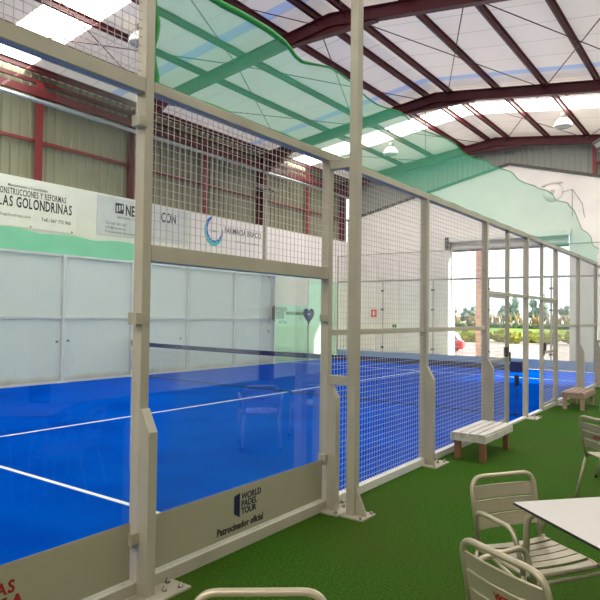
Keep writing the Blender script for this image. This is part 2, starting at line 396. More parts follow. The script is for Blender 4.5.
# steel: portal frames, purlins, eaves steel, girts, bracing rods
FX = [-.6, 5.5, 11.65, 17.85, 23.75]
for i, x in enumerate(FX):
    t = tag(thing('portal_frame', None, None, (x, 0, 0)), 'dark red steel portal frame carrying the roof, %s from the far gable' % ORD[len(FX)-1-i], 'roof frame', 'red portal frames', 'structure')
    for nm, y0, y1 in (('rafter', YA, YL-.05), ('rafter', YR+.1, YA)):
        r = MB()
        zt = lambda y: rz(y)-.15; zb = lambda y: rz(y)-.45
        h = 1.25 if y0 == YA else -1.25
        # web, flanges, apex haunch, eaves haunch
        r.prism([(y0, zb(y0)), (y1, zb(y1)), (y1, zt(y1)), (y0, zt(y0))], 0, -.006, .006)
        for z_ in (zt, zb): r.prism([(y0, z_(y0)-.008), (y1, z_(y1)-.008), (y1, z_(y1)+.008), (y0, z_(y0)+.008)], 0, -.085, .085)
        yh = YA+h; zf = zb(yh)-.02
        r.prism([(YA, zf), (yh, zf), (yh, zb(yh)), (YA, zb(YA))], 0, -.006, .006)
        r.prism([(YA, zf-.016), (yh, zf-.016), (yh, zf), (YA, zf)], 0, -.085, .085)
        if y0 == YA:
            r.prism([(YL-.05, zb(YL)-.5), (YL-1.3, zb(YL-1.3)), (YL-.05, zb(YL))], 0, -.02, .02)
            r.bar((0, YL-.1, zb(YL)-.5), (0, YL-1.3, zb(YL-1.3)), .15, .014)
        r.build(nm, 'red', t)
    for y, zf_ in ((YL+.15, 5.08), (YR+.18, 0)):
        c_ = MB(); c_.box(-.006, .006, y-.16, y+.16, zf_, rz(y)-.15)
        for q in (-.16, .16): c_.box(-.09, .09, y+q-.008, y+q+.008, zf_, rz(y)-.15)
        c_.build('column', 'red', t)
PY = [.3, 1.7, 3.1, 4.62, 5.36, 6.4, 7.8, 9.2, 10.6, 12.0, -1.1, -2.5, -3.9, -5.3, -6.7]
for i, y in enumerate(sorted(PY)):
    p = MB(); z0 = rz(y)-.15; z1 = rz(y)-.004
    p.box(XB, XF, y-.006, y+.006, z0, z1).box(XB, XF, y-.006, y+.06, z0, z0+.012).box(XB, XF, y-.06, y+.006, z1-.012, z1)
    tag(p.build('roof_purlin', 'red'), 'long red steel purlin under the white roof, %s up from the %s eaves' % ((ORD[i], 'terrace side') if y < YA else (ORD[len(PY)-1-i], 'banner side')), 'purlin', 'red roof purlins', 'structure')
# eaves steel over the banner wall
def struct(name, mb, m, label, cat): return tag(mb.build(name, m), label, cat, None, 'structure')
struct('eaves_beam', MB().box(XB, XF, 11.98, 12.08, 7.28, 7.48), 'red', 'deep red steel eaves beam high along the ribbed banner wall', 'beam')
struct('eaves_rail', MB().box(XB, XF, 12.12, 12.2, 7.66, 7.76), 'red', 'thin red rail above the eaves beam on the ribbed wall', 'beam')
struct('wall_girt', MB().box(XB, XF, 12.22, 12.28, 6.12, 6.2), 'redbright', 'thin red girt crossing the ribbed sheets above the banners', 'girt')
tag(MB().tube([(XB, 11.85, 7.10), (XF, 11.85, 7.10)], .055, 12).build('drain_pipe', 'galv'), 'grey round pipe running along the wall just under the red eaves beam', 'pipe')
for i, x in enumerate((-3.6, 2.4, 8.55, 14.75, 20.9)):
    c_ = MB(); c_.box(x-.11, x+.11, 12.10, 12.114, 5.08, 7.7).box(x-.006, x+.006, 12.114, 12.22, 5.08, 7.7)
    struct('wall_post', c_, 'redbright', 'slim red intermediate wall post between portal columns, %s along from the far gable' % ORD[4-i], 'wall post')
k = 0
for xa, xb in ((5.5, 11.65), (11.65, 17.85), (17.85, 23.75)):
    for ya, yb in ((4.62, 1.7), (1.7, -1.5), (5.36, 8.0), (8.0, 11.2)):
        for s_ in (0, 1):
            a, b = ((xa, ya), (xb, yb)) if s_ == 0 else ((xa, yb), (xb, ya))
            A = Vector((a[0], a[1], rz(a[1])-.24-.03*s_)); B = Vector((b[0], b[1], rz(b[1])-.24-.03*s_))
            tag(MB().tube([A, B], .013, 6).build('bracing_rod', 'rod'), 'thin dark steel bracing rod stretched diagonally between roof frames', 'bracing rod', 'diagonal roof bracing rods', 'structure')
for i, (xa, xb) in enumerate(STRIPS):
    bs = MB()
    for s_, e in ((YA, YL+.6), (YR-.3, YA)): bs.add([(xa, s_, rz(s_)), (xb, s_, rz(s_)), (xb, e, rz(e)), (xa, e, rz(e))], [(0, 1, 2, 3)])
    struct('roof_strip', bs, 'blue_strip', 'pale blue tinted strip across the white roof, beside the %s frame from the far gable' % ORD[3-i], 'roof strip')

# ------------------------------------------------------------------ near fence
def base_plate(parent, mirror=False):
    p = MB().box(-.13, .24, -.21, .02, 0, .012).build('base_plate', 'frame', parent)
    for (x, y) in ((-.09, -.17), (.19, -.17), (.19, -.06), (.10, -.13)):
        MB().lathe([(.016, .012), (.016, .024), (.009, .026), (.009, .04), (0, .042)], (x, y, 0), 8).build('bolt', 'bolt', p)
    return p
def post(x, y, label, h=3.03, flare=True, group='near fence posts', side=-1, w=.032, d=.04):
    t = thing('fence_post', label, 'post', (x, y, 0), 0 if side < 0 else PI, group)
    MB().box(-w, w, -d, d, .0, h).build('tube', 'frame', t, .004)
    if flare:
        MB().prism([(-d-.085, .012), (-d, .012), (-d, 1.08), (-d-.012, 1.08), (-d-.085, .95)], 0, -w, w).build('stiffener', 'frame', t, .003)
    base_plate(t)
    return t
p2 = post(2, 0, 'tall beige steel post between the two clear glass bays', 4.0)
for z in (.335, 1.61, 2.77):
    MB().box(-.085, -.025, -.052, .02, z-.035, z+.035).build('glass_clamp', 'frame', p2, .004)
p4 = post(4, 0, 'steel post joined by brackets to the tall lamp pole')
for z in (.44, 1.62): MB().box(-.075, -.025, -.05, .02, z-.03, z+.03).build('glass_clamp', 'frame', p4, .004)
pm = post(6, 0, 'flared steel post between the lamp pole and the white slatted bench')
dup(pm, (8, 0, 0), label='flared steel post directly behind the white slatted bench')
pj = post(10, 0, 'plain steel post at the near end of the blue padel net', flare=False)
dup(pj, (12, 0, 0), label='plain steel post just before the brown bench')
dup(pm, (14, 0, 0), label='flared steel post rising behind the brown bench')
dup(pm, (16, 0, 0), label='last visible flared post at the end of the turf walkway')
jb = thing('door_jamb', 'slim steel gate jamb before the padel net, behind the white slatted bench', 'post', (9, 0, 0), 0, 'gate jambs')
MB().box(-.022, .022, -.03, .03, 0, 3.0).build('tube', 'frame', jb, .003)
MB().box(.02, .05, -.045, .03, .98, 1.12).build('lock', 'steel_dark', jb)
j2 = dup(jb, (10.98, 0, 0), label='slim steel gate jamb just beyond the padel net')

def rail(parent, name, x0, x1, z0, z1, d=.035, m='frame'):
    return MB().box(x0, x1, -d, d, z0, z1).build(name, m, parent, .003)
def mesh_bay(x, label, L=2., y=0., posts=.034, group='near fence mesh bays', z0=0., z1=3.0, mid=True, fr='frame'):
    t = thing('mesh_panel', label, 'fence panel', (x, y, 0), 0, group)
    a, b = posts, L-posts
    rail(t, 'bottom_rail', a, b, z0, z0+.075, m='frame_clean'); rail(t, 'top_rail', a, b, 2.965, 3.03, .04)
    if mid: rail(t, 'middle_rail', a, b, 1.47, 1.52, .022)
    MB().wires(a, b, z0+.075, 2.965).build('wire_mesh', 'wire', t)
    return t
mb0 = mesh_bay(4, 'welded wire mesh fence bay right beside the tall lamp pole')
dup(mb0, (6, 0, 0), label='welded wire mesh fence bay behind the white bench')
dup(mb0, (12, 0, 0), label='welded wire mesh fence bay behind the brown bench')
dup(mb0, (14, 0, 0), label='last wire mesh fence bay in view at the far end of the walkway')
# gate section X 8..12: two narrow mesh leaves and two open doorways under a lintel
def gate(x, label, lockx):
    t = thing('gate_leaf', label, 'gate', (x, 0, 0), 0, 'mesh gate leaves')
    for nm, a, b in (('stile', .035, .065), ('stile', .945, .975)): MB().box(a, b, -.018, .018, .08, 1.96).build(nm, 'frame', t)
    for z in (.08, 1.01, 1.93): MB().box(.065, .945, -.016, .016, z, z+.035).build('gate_rail', 'frame', t)
    MB().wires(.065, .945, .1, 1.95).build('wire_mesh', 'wire', t)
    MB().box(lockx-.03, lockx+.03, -.045, .02, 1.06, 1.2).build('lock_box', 'steel_dark', t)
    return t
gate(8, 'mesh gate leaf with mid rail between the white bench and the padel net', .93)
gate(11, 'mesh gate leaf with dark lock box just beyond the open doorways', .12)
lt = thing('fence_header', 'steel and mesh header spanning above the two open gate doorways', 'fence panel', (8, 0, 0))
rail(lt, 'lintel', .035, 3.97, 1.97, 2.02, .025); rail(lt, 'top_rail', .035, 3.97, 2.965, 3.03, .04)
MB().wires(.04, 3.96, 2.02, 2.965).build('wire_mesh', 'wire', lt)
sl = thing('threshold_rail', 'white ground rail across the gate section of the fence', 'rail', (8, 0, 0))
MB().box(.035, .97, -.035, .035, 0, .06).box(1.03, 1.965, -.035, .035, 0, .03).box(2.035, 2.95, -.035, .035, 0, .03).box(3.01, 3.965, -.035, .035, 0, .06).build('rail', 'frame_clean', sl)

# glass bays
def glass_pane(x0, x1, z0, z1, y, label, m='glass', group=None):
    t = thing('glass_pane', label, 'glass', (x0, y, 0), 0, group)
    MB().box(0, x1-x0, -.005, .005, z0, z1).build('pane', m, t)
    return t
g1 = glass_pane(0.045, 1.925, .085, 2.94, -.012, 'clear glass pane with a beige strip ending in red letters AS and IA')
MB().box(0, 1.885, -.0085, -.006, .106, .43).build('vinyl_strip', 'strip', g1)
serif('AS', .085, 1.20, .285, -.0098, 'ink_red', g1, sx=.9, bold=.002, align='RIGHT'); serif('IA', .125, 1.262, .178, -.0098, 'ink_red', g1, sx=.95, bold=.004, align='RIGHT')
g2 = glass_pane(2.04, 3.925, .085, 1.94, -.012, 'clear glass pane with a beige sponsor strip reading World Padel Tour')
MB().box(.0, 1.885, -.0085, -.006, .106, .43).build('vinyl_strip', 'strip', g2)
MB().prism([(.785, .252), (.845, .215), (.845, .385), (.785, .372)], 1, -.010, -.0088).build('logo', 'ink_navy', g2)
for i, w in enumerate(('WORLD', 'PADEL', 'TOUR')): text(w, .064, (.862, -.0095, .333-.052*i), 'ink_navy', g2, sx=.92, bold=.0012)
text('Patrocinador oficial', .068, (.615, -.0095, .140), 'ink', g2, sx=.92, bold=.0015)
b1 = thing('bay_frame', 'beige steel beams and upper mesh above the pane with red letters', 'fence panel', (0, 0, 0))
rail(b1, 'beam', .034, 1.967, 2.945, 3.03, .04); rail(b1, 'bottom_rail', .034, 1.967, 0, .08, .04, 'frame'); rail(b1, 'top_rail', .034, 1.967, 3.95, 4.0, .035)
MB().wires(.034, 1.967, 3.03, 3.95).build('wire_mesh', 'wire', b1)
b2 = thing('bay_frame', 'beige steel beams and upper mesh above the World Padel Tour pane', 'fence panel', (2, 0, 0))
rail(b2, 'beam', .034, 1.966, 1.95, 2.05, .04); rail(b2, 'bottom_rail', .034, 1.966, 0, .08, .04, 'frame'); rail(b2, 'top_rail', .034, 1.966, 2.965, 3.03, .04)
MB().wires(.034, 1.966, 2.05, 2.965).build('wire_mesh', 'wire', b2)
tag(post(0, 0, 'corner post of the glass cage, beside the pane with red letters', 4.0), group='near fence posts')

# lamp poles with floodlights
def lamp_pole(x, y, label, side):
    t = thing('lamp_pole', label, 'lamp pole', (x, y, 0), 0 if side < 0 else PI, 'court lamp poles')
    MB().box(-.04, .04, -.04, .04, 0, 6.0).build('pole', 'frame', t, .006)
    bp = MB().box(-.11, .11, -.16, .055, 0, .012).build('base_plate', 'frame', t)
    MB().prism([(-.04, .012), (-.14, .012), (-.04, .24)], 0, -.008, .008).build('gusset', 'frame', t)
    MB().prism([(.04, .012), (.12, .012), (.04, .24)], 1, -.008, .008).build('gusset', 'frame', t)
    for x_, y_ in ((-.09, -.13), (.09, -.13), (.09, .035)): MB().lathe([(.014, .012), (.014, .026), (0, .03)], (x_, y_, 0), 8).build('bolt', 'bolt', bp)
    for z in (1.06, 2.89): MB().box(-.028, .028, .04, .232, z, z+.075).build('bracket', 'frame', t)
    MB().bar((-.5, 0, 5.97), (.5, 0, 5.97), .05, .05).build('cross_arm', 'frame', t)
    for sx in (-.3, .3):
        f = MB(); ang = math.radians(28); ax = (1, 0, 0); ay = (0, math.cos(ang), -math.sin(ang)); az = (0, math.sin(ang), math.cos(ang))
        f.obox((sx, .12, 5.92), ax, ay, az, .19, .16, .035)
        fo = f.build('floodlight', 'lamp_gear', t, .01)
        MB().obox(Vector((sx, .12, 5.92))-Vector(az)*.038, ax, ay, az, .165, .135, .004).build('lens', 'lamp_lens', fo)
    return t
lamp_pole(4.0, -.275, 'tall pale lamp pole standing on the turf in front of the fence', -1)
lamp_pole(16.0, -.275, 'lamp pole beyond the brown bench, its floodlight at the roof edge', -1)
lamp_pole(15.75, 10.26, 'lamp pole behind the far fence carrying twin floodlights', 1)

# green safety net above the near fence
random.seed(3)
top = [(2.04, 3.97), (2.3, 3.85), (2.61, 3.79), (3.0, 3.78), (3.43, 3.80), (3.62, 3.73), (4.0, 3.80), (4.35, 3.775), (5.0, 3.75), (5.36, 3.78), (5.7, 3.745), (6.3, 3.79), (7.04, 3.81), (7.6, 3.78), (8.3, 3.86), (9.12, 3.9), (10.2, 3.90), (11.3, 4.0), (12.3, 3.97), (13.21, 4.03), (13.7, 4.0), (14.1, 3.72), (15.0, 3.66), (15.9, 3.45), (16.4, 3.4)]
def zt_at(x):
    for (a, za), (b, zb_) in zip(top, top[1:]):
        if a <= x <= b: return za+(zb_-za)*(x-a)/(b-a)
    return top[-1][1]
nt_ = MB(); vs = []; fs = []; NX, NZ = 200, 8
for i in range(NX+1):
    x = 2.04+(16.4-2.04)*i/NX
    for j in range(NZ+1):
        f_ = j/NZ; z = 3.02+(zt_at(x)-3.02)*f_
        vs.append((x, .02+.03*math.sin(x*5.1+f_*2)*f_+.05*math.sin(x*1.7)*f_*(1-f_), z))
for i in range(NX):
    for j in range(NZ): a = i*(NZ+1)+j; fs.append((a, a+NZ+1, a+NZ+2, a+1))
nt_.add(vs, fs, True)
nr = thing('safety_net', 'green mesh net strung above the near fence under the roof', 'net')
nt_.build('netting', 'net_green', nr)
hp = [(2.04+(16.4-2.04)*i/160, 0, 0) for i in range(161)]
hp = [(x, .02+.03*math.sin(x*5.1+2), zt_at(x)) for x, _, _ in hp]
MB().tube(hp, [.024 if p[0] < 3.2 else max(.007, .024-.02*(p[0]-3.2)) for p in hp], 7).build('hem_rope', 'hem', nr)
MB().tube([(2.06+.02*math.sin(z*19), .0, z) for z in [3.0+.97*i/12 for i in range(13)]], .022, 6).build('lacing', 'hem', nr)
MB().tube([(2.1+i*.25, .0+.01*math.sin(i*2.2), 3.045) for i in range(58)], .009, 5).build('foot_cord', 'hem', nr)

# ------------------------------------------------------------------ far fence (banner side)
fp = None
for i, x in enumerate((4, 6, 8, 10, 12, 14, 16)):
    lab = 'white post of the far fence below the banners, %s beyond the court corner' % ORD[i]
    if x == 10: lab = 'white post of the far fence carrying the net crank'
    if x == 16: lab = 'white post of the far fence where the green glass begins'
    if fp is None:
        fp = thing('fence_post', lab, 'post', (x, 10, 0), PI, 'far fence posts')
        MB().box(-.032, .032, -.04, .04, 0, 3.0).build('tube', 'frame_clean', fp); MB().prism([(-.125, .012), (-.04, .012), (-.04, 1.08), (-.052, 1.08), (-.125, .95)], 0, -.032, .032).build('stiffener', 'frame_clean', fp)
        MB().box(-.13, .13, -.2, .05, 0, .012).build('base_plate', 'frame_clean', fp)
    else: dup(fp, (x, 10, 0), label=lab)
fb = None; ws = None
for i, x in enumerate((4, 6, 8, 10, 12, 14)):
    lab = 'white wire mesh bay of the far fence, %s beyond the court corner' % ORD[i]
    l2 = 'milky plastic windscreen sheet behind the far mesh, %s beyond the court corner' % ORD[i]
    if fb is None:
        fb = thing('mesh_panel', lab, 'fence panel', (x, 10, 0), 0, 'far fence mesh bays')
        for nm, a, b in (('bottom_rail', 0, .05), ('middle_rail', 1.50, 1.54), ('top_rail', 2.95, 3.0)): MB().box(.034, 1.966, -.025, .025, a, b).build(nm, 'frame_clean', fb)
        MB().wires(.034, 1.966, .05, 2.95, r=.0018).build('wire_mesh', 'wire_far', fb)
        ws = thing('windscreen_sheet', l2, 'windscreen', (x, 10.055, 0), 0, 'milky windscreen sheets')
        MB().box(.005, 1.995, 0, .012, .02, 2.97).build('sheet', 'sheet', ws)
        pass
    else:
        dup(fb, (x, 10, 0), label=lab); wd = dup(ws, (x, 10.055, 0), label=l2)
        for px, pz in {6: [(1.86, .93)], 8: [(.14, .95)], 10: [(1.74, .92)]}.get(x, []): MB().box(px, px+.07, -.004, -.001, pz, pz+.05).build('patch', 'ink_grey', wd)
fg = glass_pane(16.04, 17.96, .03, 2.0, 10, 'low green tinted glass pane with sponsor lettering beside the far lamp pole', 'glass_green')
MB().box(0, 1.92, -.012, .012, 2.0, 2.03).build('edge_trim', 'frame_clean', fg); MB().box(-.012, .0, -.012, .012, .03, 2.03).build('edge_trim', 'frame_clean', fg)
MB().prism([(-.28, 1.52), (-.10, 1.42), (-.10, 1.98), (-.28, 1.9)], 1, -.09, -.085).build('logo', 'ink_grey', fg)
for i, w in enumerate(('WORLD', 'PADEL', 'TOUR')): text(w, .17, (.03, -.008, 1.80-.14*i), 'ink_grey', fg, bold=.004)
text('PATROCINADOR', .155, (.62, -.008, 1.66), 'ink', fg, bold=.004); text('OFICIAL', .13, (.20, -.008, 1.36), 'ink_grey', fg)
fg2 = glass_pane(18.0, 19.97, .03, 2.96, 10, 'tall green tinted glass pane at the far court corner', 'glass_green')
MB().box(-.015, .015, -.014, .014, .03, 2.98).build('edge_trim', 'frame_clean', fg2); MB().box(0, 1.97, -.014, .014, 2.96, 2.99).build('edge_trim', 'frame_clean', fg2)
ft = thing('bay_frame', 'slim upper mesh frame above the green glass of the far fence', 'fence panel', (16, 10, 0))
MB().box(.034, 2.0, -.02, .02, 2.95, 3.0).build('top_rail', 'frame_clean', ft); MB().wires(.034, 1.98, 2.03, 2.95, r=.0018).build('wire_mesh', 'wire', ft)
# heart sign on a stick
h = thing('heart_sign', 'navy blue heart shaped sign on a thin stick by the green glass', 'sign', (17.85, 9.86, 0))
hv = []
for i in range(40):
    a = 2*PI*i/40; hv.append((.0225*16*math.sin(a)**3*.92, 1.655+.0205*(13*math.cos(a)-5*math.cos(2*a)-2*math.cos(3*a)-math.cos(4*a))))
MB().prism(hv, 1, -.012, .012).build('heart', 'navy', h)
MB().tube([(0, .012, .0), (0, .014, 1.40)], .014, 8).build('stick', 'ink_grey', h)
text('PADEL', .085, (0, -.014, 1.66), 'white_sign', h, align='CENTER')
# folded green net above the far fence
vs = []; fs = []; NX, NZ = 160, 4
for i in range(NX+1):
    x = 2+17.4*i/NX
    for j in range(NZ+1):
        f_ = j/NZ; sag = .035*abs(math.sin((x-.45)*PI/1.4))
        vs.append((x, 10.0+.02*math.sin(x*4+f_*3), 3.0+(.50-.05*(1-abs(math.sin((x-.4)*PI/1.4)))*f_-.02+.02*math.sin(x*1.3))*f_))
for i in range(NX):
    for j in range(NZ): a = i*(NZ+1)+j; fs.append((a, a+NZ+1, a+NZ+2, a+1))
tag(MB().add(vs, fs, True).build('safety_net', 'net_folded'), 'pale green net band folded along the top of the far fence', 'net')

# far end of the court: glass wall with strip, slim joints, beam and top cord
GL = ['tall back glass pane at the net-side end of the far court wall, by the near fence', 'back glass pane second from the near fence, in front of the roller door', 'back glass pane before the middle of the roller door', 'back glass pane before the brick jamb of the roller door', 'back glass pane beside the red fire sign, at the far corner']
GL[0] = 'back glass pane nearest the lamp pole beyond the brown bench'
GL[0] = 'back glass pane adjoining the near fence at the court end'
for i in range(5):
    t = thing('glass_pane', GL[i], 'glass', (20, 2*i, 0), 0, 'back glass panes')
    MB().box(-.005, .005, .03, 1.97, .02, 2.94).build('pane', 'glass', t)
    MB().box(-.008, -.0055, .0, 2.0, .02, .33).build('vinyl_strip', 'strip_far', t)
    for z in (.5, 1.9, 2.6): MB().box(-.03, .03, -.05, .05, z-.03, z+.03).build('glass_clamp', 'steel_dark', t)
bb = thing('court_end_frame', 'slim steel beam and posts crossing the court end above the back glass', 'fence panel', (20, 0, 0))
MB().box(-.03, .03, 0, 10, 2.94, 3.0).build('beam', 'frame', bb); MB().box(-.02, .02, 0, 10, 3.97, 4.0).build('top_rail', 'frame', bb)
for y in (0, 2, 4, 6, 8, 10): MB().box(.01, .05, y-.02, y+.02, 0, 4.0 if y in (0, 10) else 3.0).build('post', 'frame', bb)
w = MB().wires(0, 10, 3.0, 3.97, r=.0016); w.v = [(y, x, z) for x, y, z in w.v]; w.build('wire_mesh', 'wire', bb)

# ------------------------------------------------------------------ padel net across the court
n = thing('padel_net', 'black padel net with navy top band stretched across the blue court', 'net', (10, 0, 0))
nz = lambda y: .86+.05*((y-4.5)/5.5)**2*(1 if y > 4.5 else .2)
ys = [.13+9.75*i/60 for i in range(61)]
vs = []; fs = []
for y in ys: vs += [(-.012, y, nz(y)-.10), (-.012, y, nz(y)), (.012, y, nz(y)), (.012, y, nz(y)-.10)]
for i in range(60):
    for q in range(4): a = 4*i+q; b = 4*i+(q+1) % 4; fs.append((a, b, b+4, a+4))
MB().add(vs, fs).build('top_band', 'navy', n)
w = MB(); cnt = 217
for i in range(cnt+1):
    y = .13+9.75*i/cnt; w.obox((0, y, (nz(y)-.1+.04)/2+0), (1, 0, 0), (0, 1, 0), (0, 0, 1), .0011, .0011, (nz(y)-.14)/2)
for j in range(1, 17):
    z = .04+(.76-.04)*j/17; w.box(-.0011, .0011, .13, 9.88, z-.0011, z+.0011)
w.build('mesh', 'black', n)
MB().tube([(0, y, .035) for y in (.13, 3, 6, 9.88)], .010, 6).build('bottom_cord', 'black', n)
MB().box(-.05, .05, .06, .24, .74, .92).build('band_end', 'navy', n, .01)
MB().box(-.05, .0, .10, .17, .52, .70).build('tensioner', 'black', n, .01)
MB().tube([(-.03+.006*math.sin(i), .14+.012*math.sin(i*1.3), .52-.042*i) for i in range(13)], .008, 6).build('strap', 'black', n)
MB().tube([(0, y+.0, .06) for y in (.13, 0.0)], .008, 6).build('tie_cord', 'black', n)
for y0 in (2.6, 4.3, 6.2, 8.0):
    text('WORLD PADEL TOUR', .075, (-.0135, y0+.7, .787+.02*(y0 > 6)), 'ink_grey', n, rot=(PI/2, 0, -PI/2))
cr = thing('net_crank', 'grey net winch box on the far fence post', 'winch', (10, 9.9, 0))
MB().box(-.05, .05, -.03, .05, .78, .95).build('winch_box', 'navy', cr); MB().tube([(-.07, 0, .2), (-.07, 0, .8)], .022, 8).build('crank_tube', 'galv', cr)

# ------------------------------------------------------------------ banners on the banner wall
b = thing('banner', 'white banner lettered Las Golondrinas above the far fence', 'banner', (5.2, 11.985, 0))
MB().box(0, 4.42, -.006, .004, 3.80, 4.98).build('sheet', 'banner', b)
text('Mantenimiento a Comunidades', .10, (2.47, -.009, 4.80), 'ink', b, bold=.001, sx=.86)
serif('CONSTRUCCIONES Y REFORMAS', .225, 4.12, 4.60, -.009, 'ink', b, align='RIGHT', bold=.004, sx=.50, track=.07)
serif('LAS GOLONDRINAS', .37, 4.31, 4.30, -.009, 'ink', b, align='RIGHT', bold=.008, sx=.55, track=.065)
text('www.construccioneslasgolondrinas.com', .105, (3.10, -.009, 4.05), 'ink_grey', b, align='RIGHT'); text('Telf.: 667 772 960', .125, (4.26, -.009, 4.03), 'ink_grey', b, align='RIGHT', bold=.002, sx=.95)
for x in (.3, 1.7, 3.1, 4.3): MB().lathe([(.02, 0), (.02, .01), (0, .012)], (0, 0, 0), 8).build('grommet', 'steel_dark', b, loc=(x, -.012, 3.84)).rotation_euler = (PI/2, 0, 0)
b = thing('banner', 'cool white wrinkled banner half hidden behind the tall beige post', 'banner', (10.30, 11.985, 0))
MB().box(0, 3.55, -.006, .004, 3.90, 5.02).build('sheet', 'banner_cool', b)
text('NEU', .44, (.98, -.009, 4.56), 'ink', b, bold=.012, sx=.62); text('CON', .42, (2.36, -.009, 4.56), 'ink', b, bold=.005, sx=.66)
MB().box(.62, .92, -.009, -.007, 4.58, 4.88).build('emblem', 'ink', b)
for q in range(3): MB().box(.66+.09*q, .71+.09*q, -.0105, -.0095, 4.62+.04*q, 4.80+.02*q).build('emblem_slot', 'banner_cool', b)
text('REFORMAS Y PROYECTOS', .10, (.70, -.009, 4.43), 'ink_grey', b)
for i, s_ in enumerate(('Tel. 667 801 452', 'info@neucon.es', 'Presupuestos sin compromiso')): text(s_, .11, (.28, -.009, 4.22-.12*i), 'ink_grey', b)
b = thing('banner', 'rosy white banner with a blue crescent and Farmacia lettering', 'banner', (14.0, 11.985, 0))
MB().box(0, 9.8, -.006, .004, 3.62, 5.02).build('sheet', 'banner_rose', b)
# crescent logo: tapered ring, cyan inside and azure outside
def crescent(cx_, cz_, r0, w0, a0, a1, y):
    o_ = []; i_ = []
    for k_ in range(41):
        f_ = k_/40; a = math.radians(a0+(a1-a0)*f_); w_ = w0*math.sin(PI*min(max(f_*.92+.05, 0), 1))**.7
        o_.append((cx_+r0*math.cos(a), cz_+r0*1.12*math.sin(a))); i_.append((cx_+(r0-w_)*math.cos(a), cz_+(r0-w_)*1.12*math.sin(a)))
    mb = MB(); vs = [(x, y, z) for x, z in o_]+[(x, y, z) for x, z in i_]+[(x, y+.002, z) for x, z in o_]+[(x, y+.002, z) for x, z in i_]
    fs = []
    for k_ in range(40):
        fs += [(k_, k_+1, 42+k_, 41+k_), (82+k_, 83+k_, 124+k_, 123+k_), (k_, k_+1, 83+k_, 82+k_), (41+k_, 42+k_, 124+k_, 123+k_)]
    return mb.add(vs, fs)
crescent(1.05, 4.53, .46, .19, 100, 372, -.010).build('logo', 'azure', b); crescent(1.05, 4.53, .46, .13, 150, 340, -.0125).build('logo_inner', 'cyan', b)
text('MARIA', .10, (1.03, -.009, 4.50), 'ink_navy', b, align='CENTER')
text('FARMACIA BRACO', .30, (1.60, -.009, 4.54), 'ink_grey', b, bold=.006, sx=.80); text('Parafarmacia y dermofarmacia', .11, (2.2, -.009, 4.26), 'ink_grey', b)

# ------------------------------------------------------------------ roller door, fixtures on the far wall
r = thing('roller_shutter', 'ribbed metal roller shutter drawn up above the wide end doorway', 'shutter', (23.98, 0, 0))
sh = MB()
for i in range(8): sh.box(-.06-.02*(i % 2), .0, DY0+.02, DY1-.02, 4.42+.07*i, 4.42+.07*i+.062)
sh.build('slats', 'shutter', r); MB().box(-.22, .0, DY0-.1, DY1+.1, 4.76, 4.98).build('housing', 'shutter_pale', r, .02)
MB().box(-.02, .06, DY0+.02, DY1-.02, 4.36, 4.43).build('bottom_bar', 'steel_dark', r)
MB().box(-.28, .0, DY1+.06, DY1+.22, 4.45, 4.95).build('side_bracket', 'steel_dark', r); MB().box(-.1, 0, DY1+.02, DY1+.14, 2.2, 4.45).build('guide', 'galv', r)
v = thing('wall_vent', 'round white vent cover high on the pale end wall', 'vent', (23.985, 2.9, 6.44))
o = MB().lathe([(.36, 0), (.34, .05), (.2, .09), (0, .1)], n=28).build('cover', 'plaster', v); o.rotation_euler = (0, -PI/2, 0)
o = MB().lathe([(.10, .085), (.08, .12), (0, .125)], n=20).build('hub', 'shutter', v); o.rotation_euler = (0, -PI/2, 0)
MB().prism([(-.36, .33), (.40, .26), (.38, .29), (0, .37), (-.34, .36)], 0, -.08, 0).build('shadow_strip', 'shutter', v)  # grey strip standing in for the shadow above the cover
cb = thing('wall_conduit', 'thin bracket cable bent down the end wall beside the doorway', 'cable', (23.95, 2.2, 0))
MB().tube([(0, .95, 6.28), (0, .0, 6.48), (0, 0, 5.45)], .011, 6).build('cable', 'steel_dark', cb); MB().tube([(0, 0, 6.48), (0, -.35, 5.9), (0, -.42, 5.4)], .008, 6).build('wire', 'steel_dark', cb)
s_ = thing('fire_sign', 'small red fire sign with white mark on the end wall', 'sign', (23.79, 10.45, 1.78))
MB().box(-.01, .02, -.13, .13, -.17, .17).build('plate', 'red_sign', s_); MB().box(-.014, -.0105, -.03, .05, -.10, .10).build('pictogram', 'white_sign', s_)
tag(MB().box(23.79, 23.815, 9.33, 9.55, 1.17, 1.30).build('exit_sign', 'green_sign'), 'tiny green sign low on the pale pilaster', 'sign')
c_ = thing('security_camera', 'small white camera bracketed high on the end wall', 'camera', (23.98, 11.05, 4.12))
MB().bar((0, 0, 0), (-.22, .05, .02), .04, .04).build('bracket', 'white_sign', c_); MB().bar((-.18, .05, .06), (-.45, -.12, -.03), .13, .13).build('housing', 'white_sign', c_, .02)

# roof lamps: bell shaped high-bay lamps hung from the roof
def bell(x, y, z, label):
    t = thing('bell_lamp', label, 'lamp', (x, y, z), 0, 'bell lamps under the roof')
    MB().lathe([(.30, 0), (.305, .01), (.30, .05), (.25, .16), (.17, .25), (.12, .28), (0, .28)], n=28).build('shade', 'lamp_shell', t)
    MB().lathe([(.27, .012), (.20, -.03), (0, -.045)], n=24).build('lens', 'lamp_lens', t)
    MB().lathe([(.10, .28), (.10, .46), (.06, .48), (0, .48)], n=16).build('gear_box', 'lamp_gear', t)
    MB().tube([(0, 0, .47), (0, 0, max(.5, rz(y)-.14-z))], .012, 6).build('stem', 'lamp_gear', t)
    return t
bell(21, 1.87, 8.0, 'white bell lamp hanging under the roof before the far gable, clear of the net')
bell(21, 8.22, 8.0, 'white bell lamp seen through the green net beside the lamp pole')
bell(9.0, 8.62, 8.02, 'white bell lamp peeking out behind the top of the tall beige post')

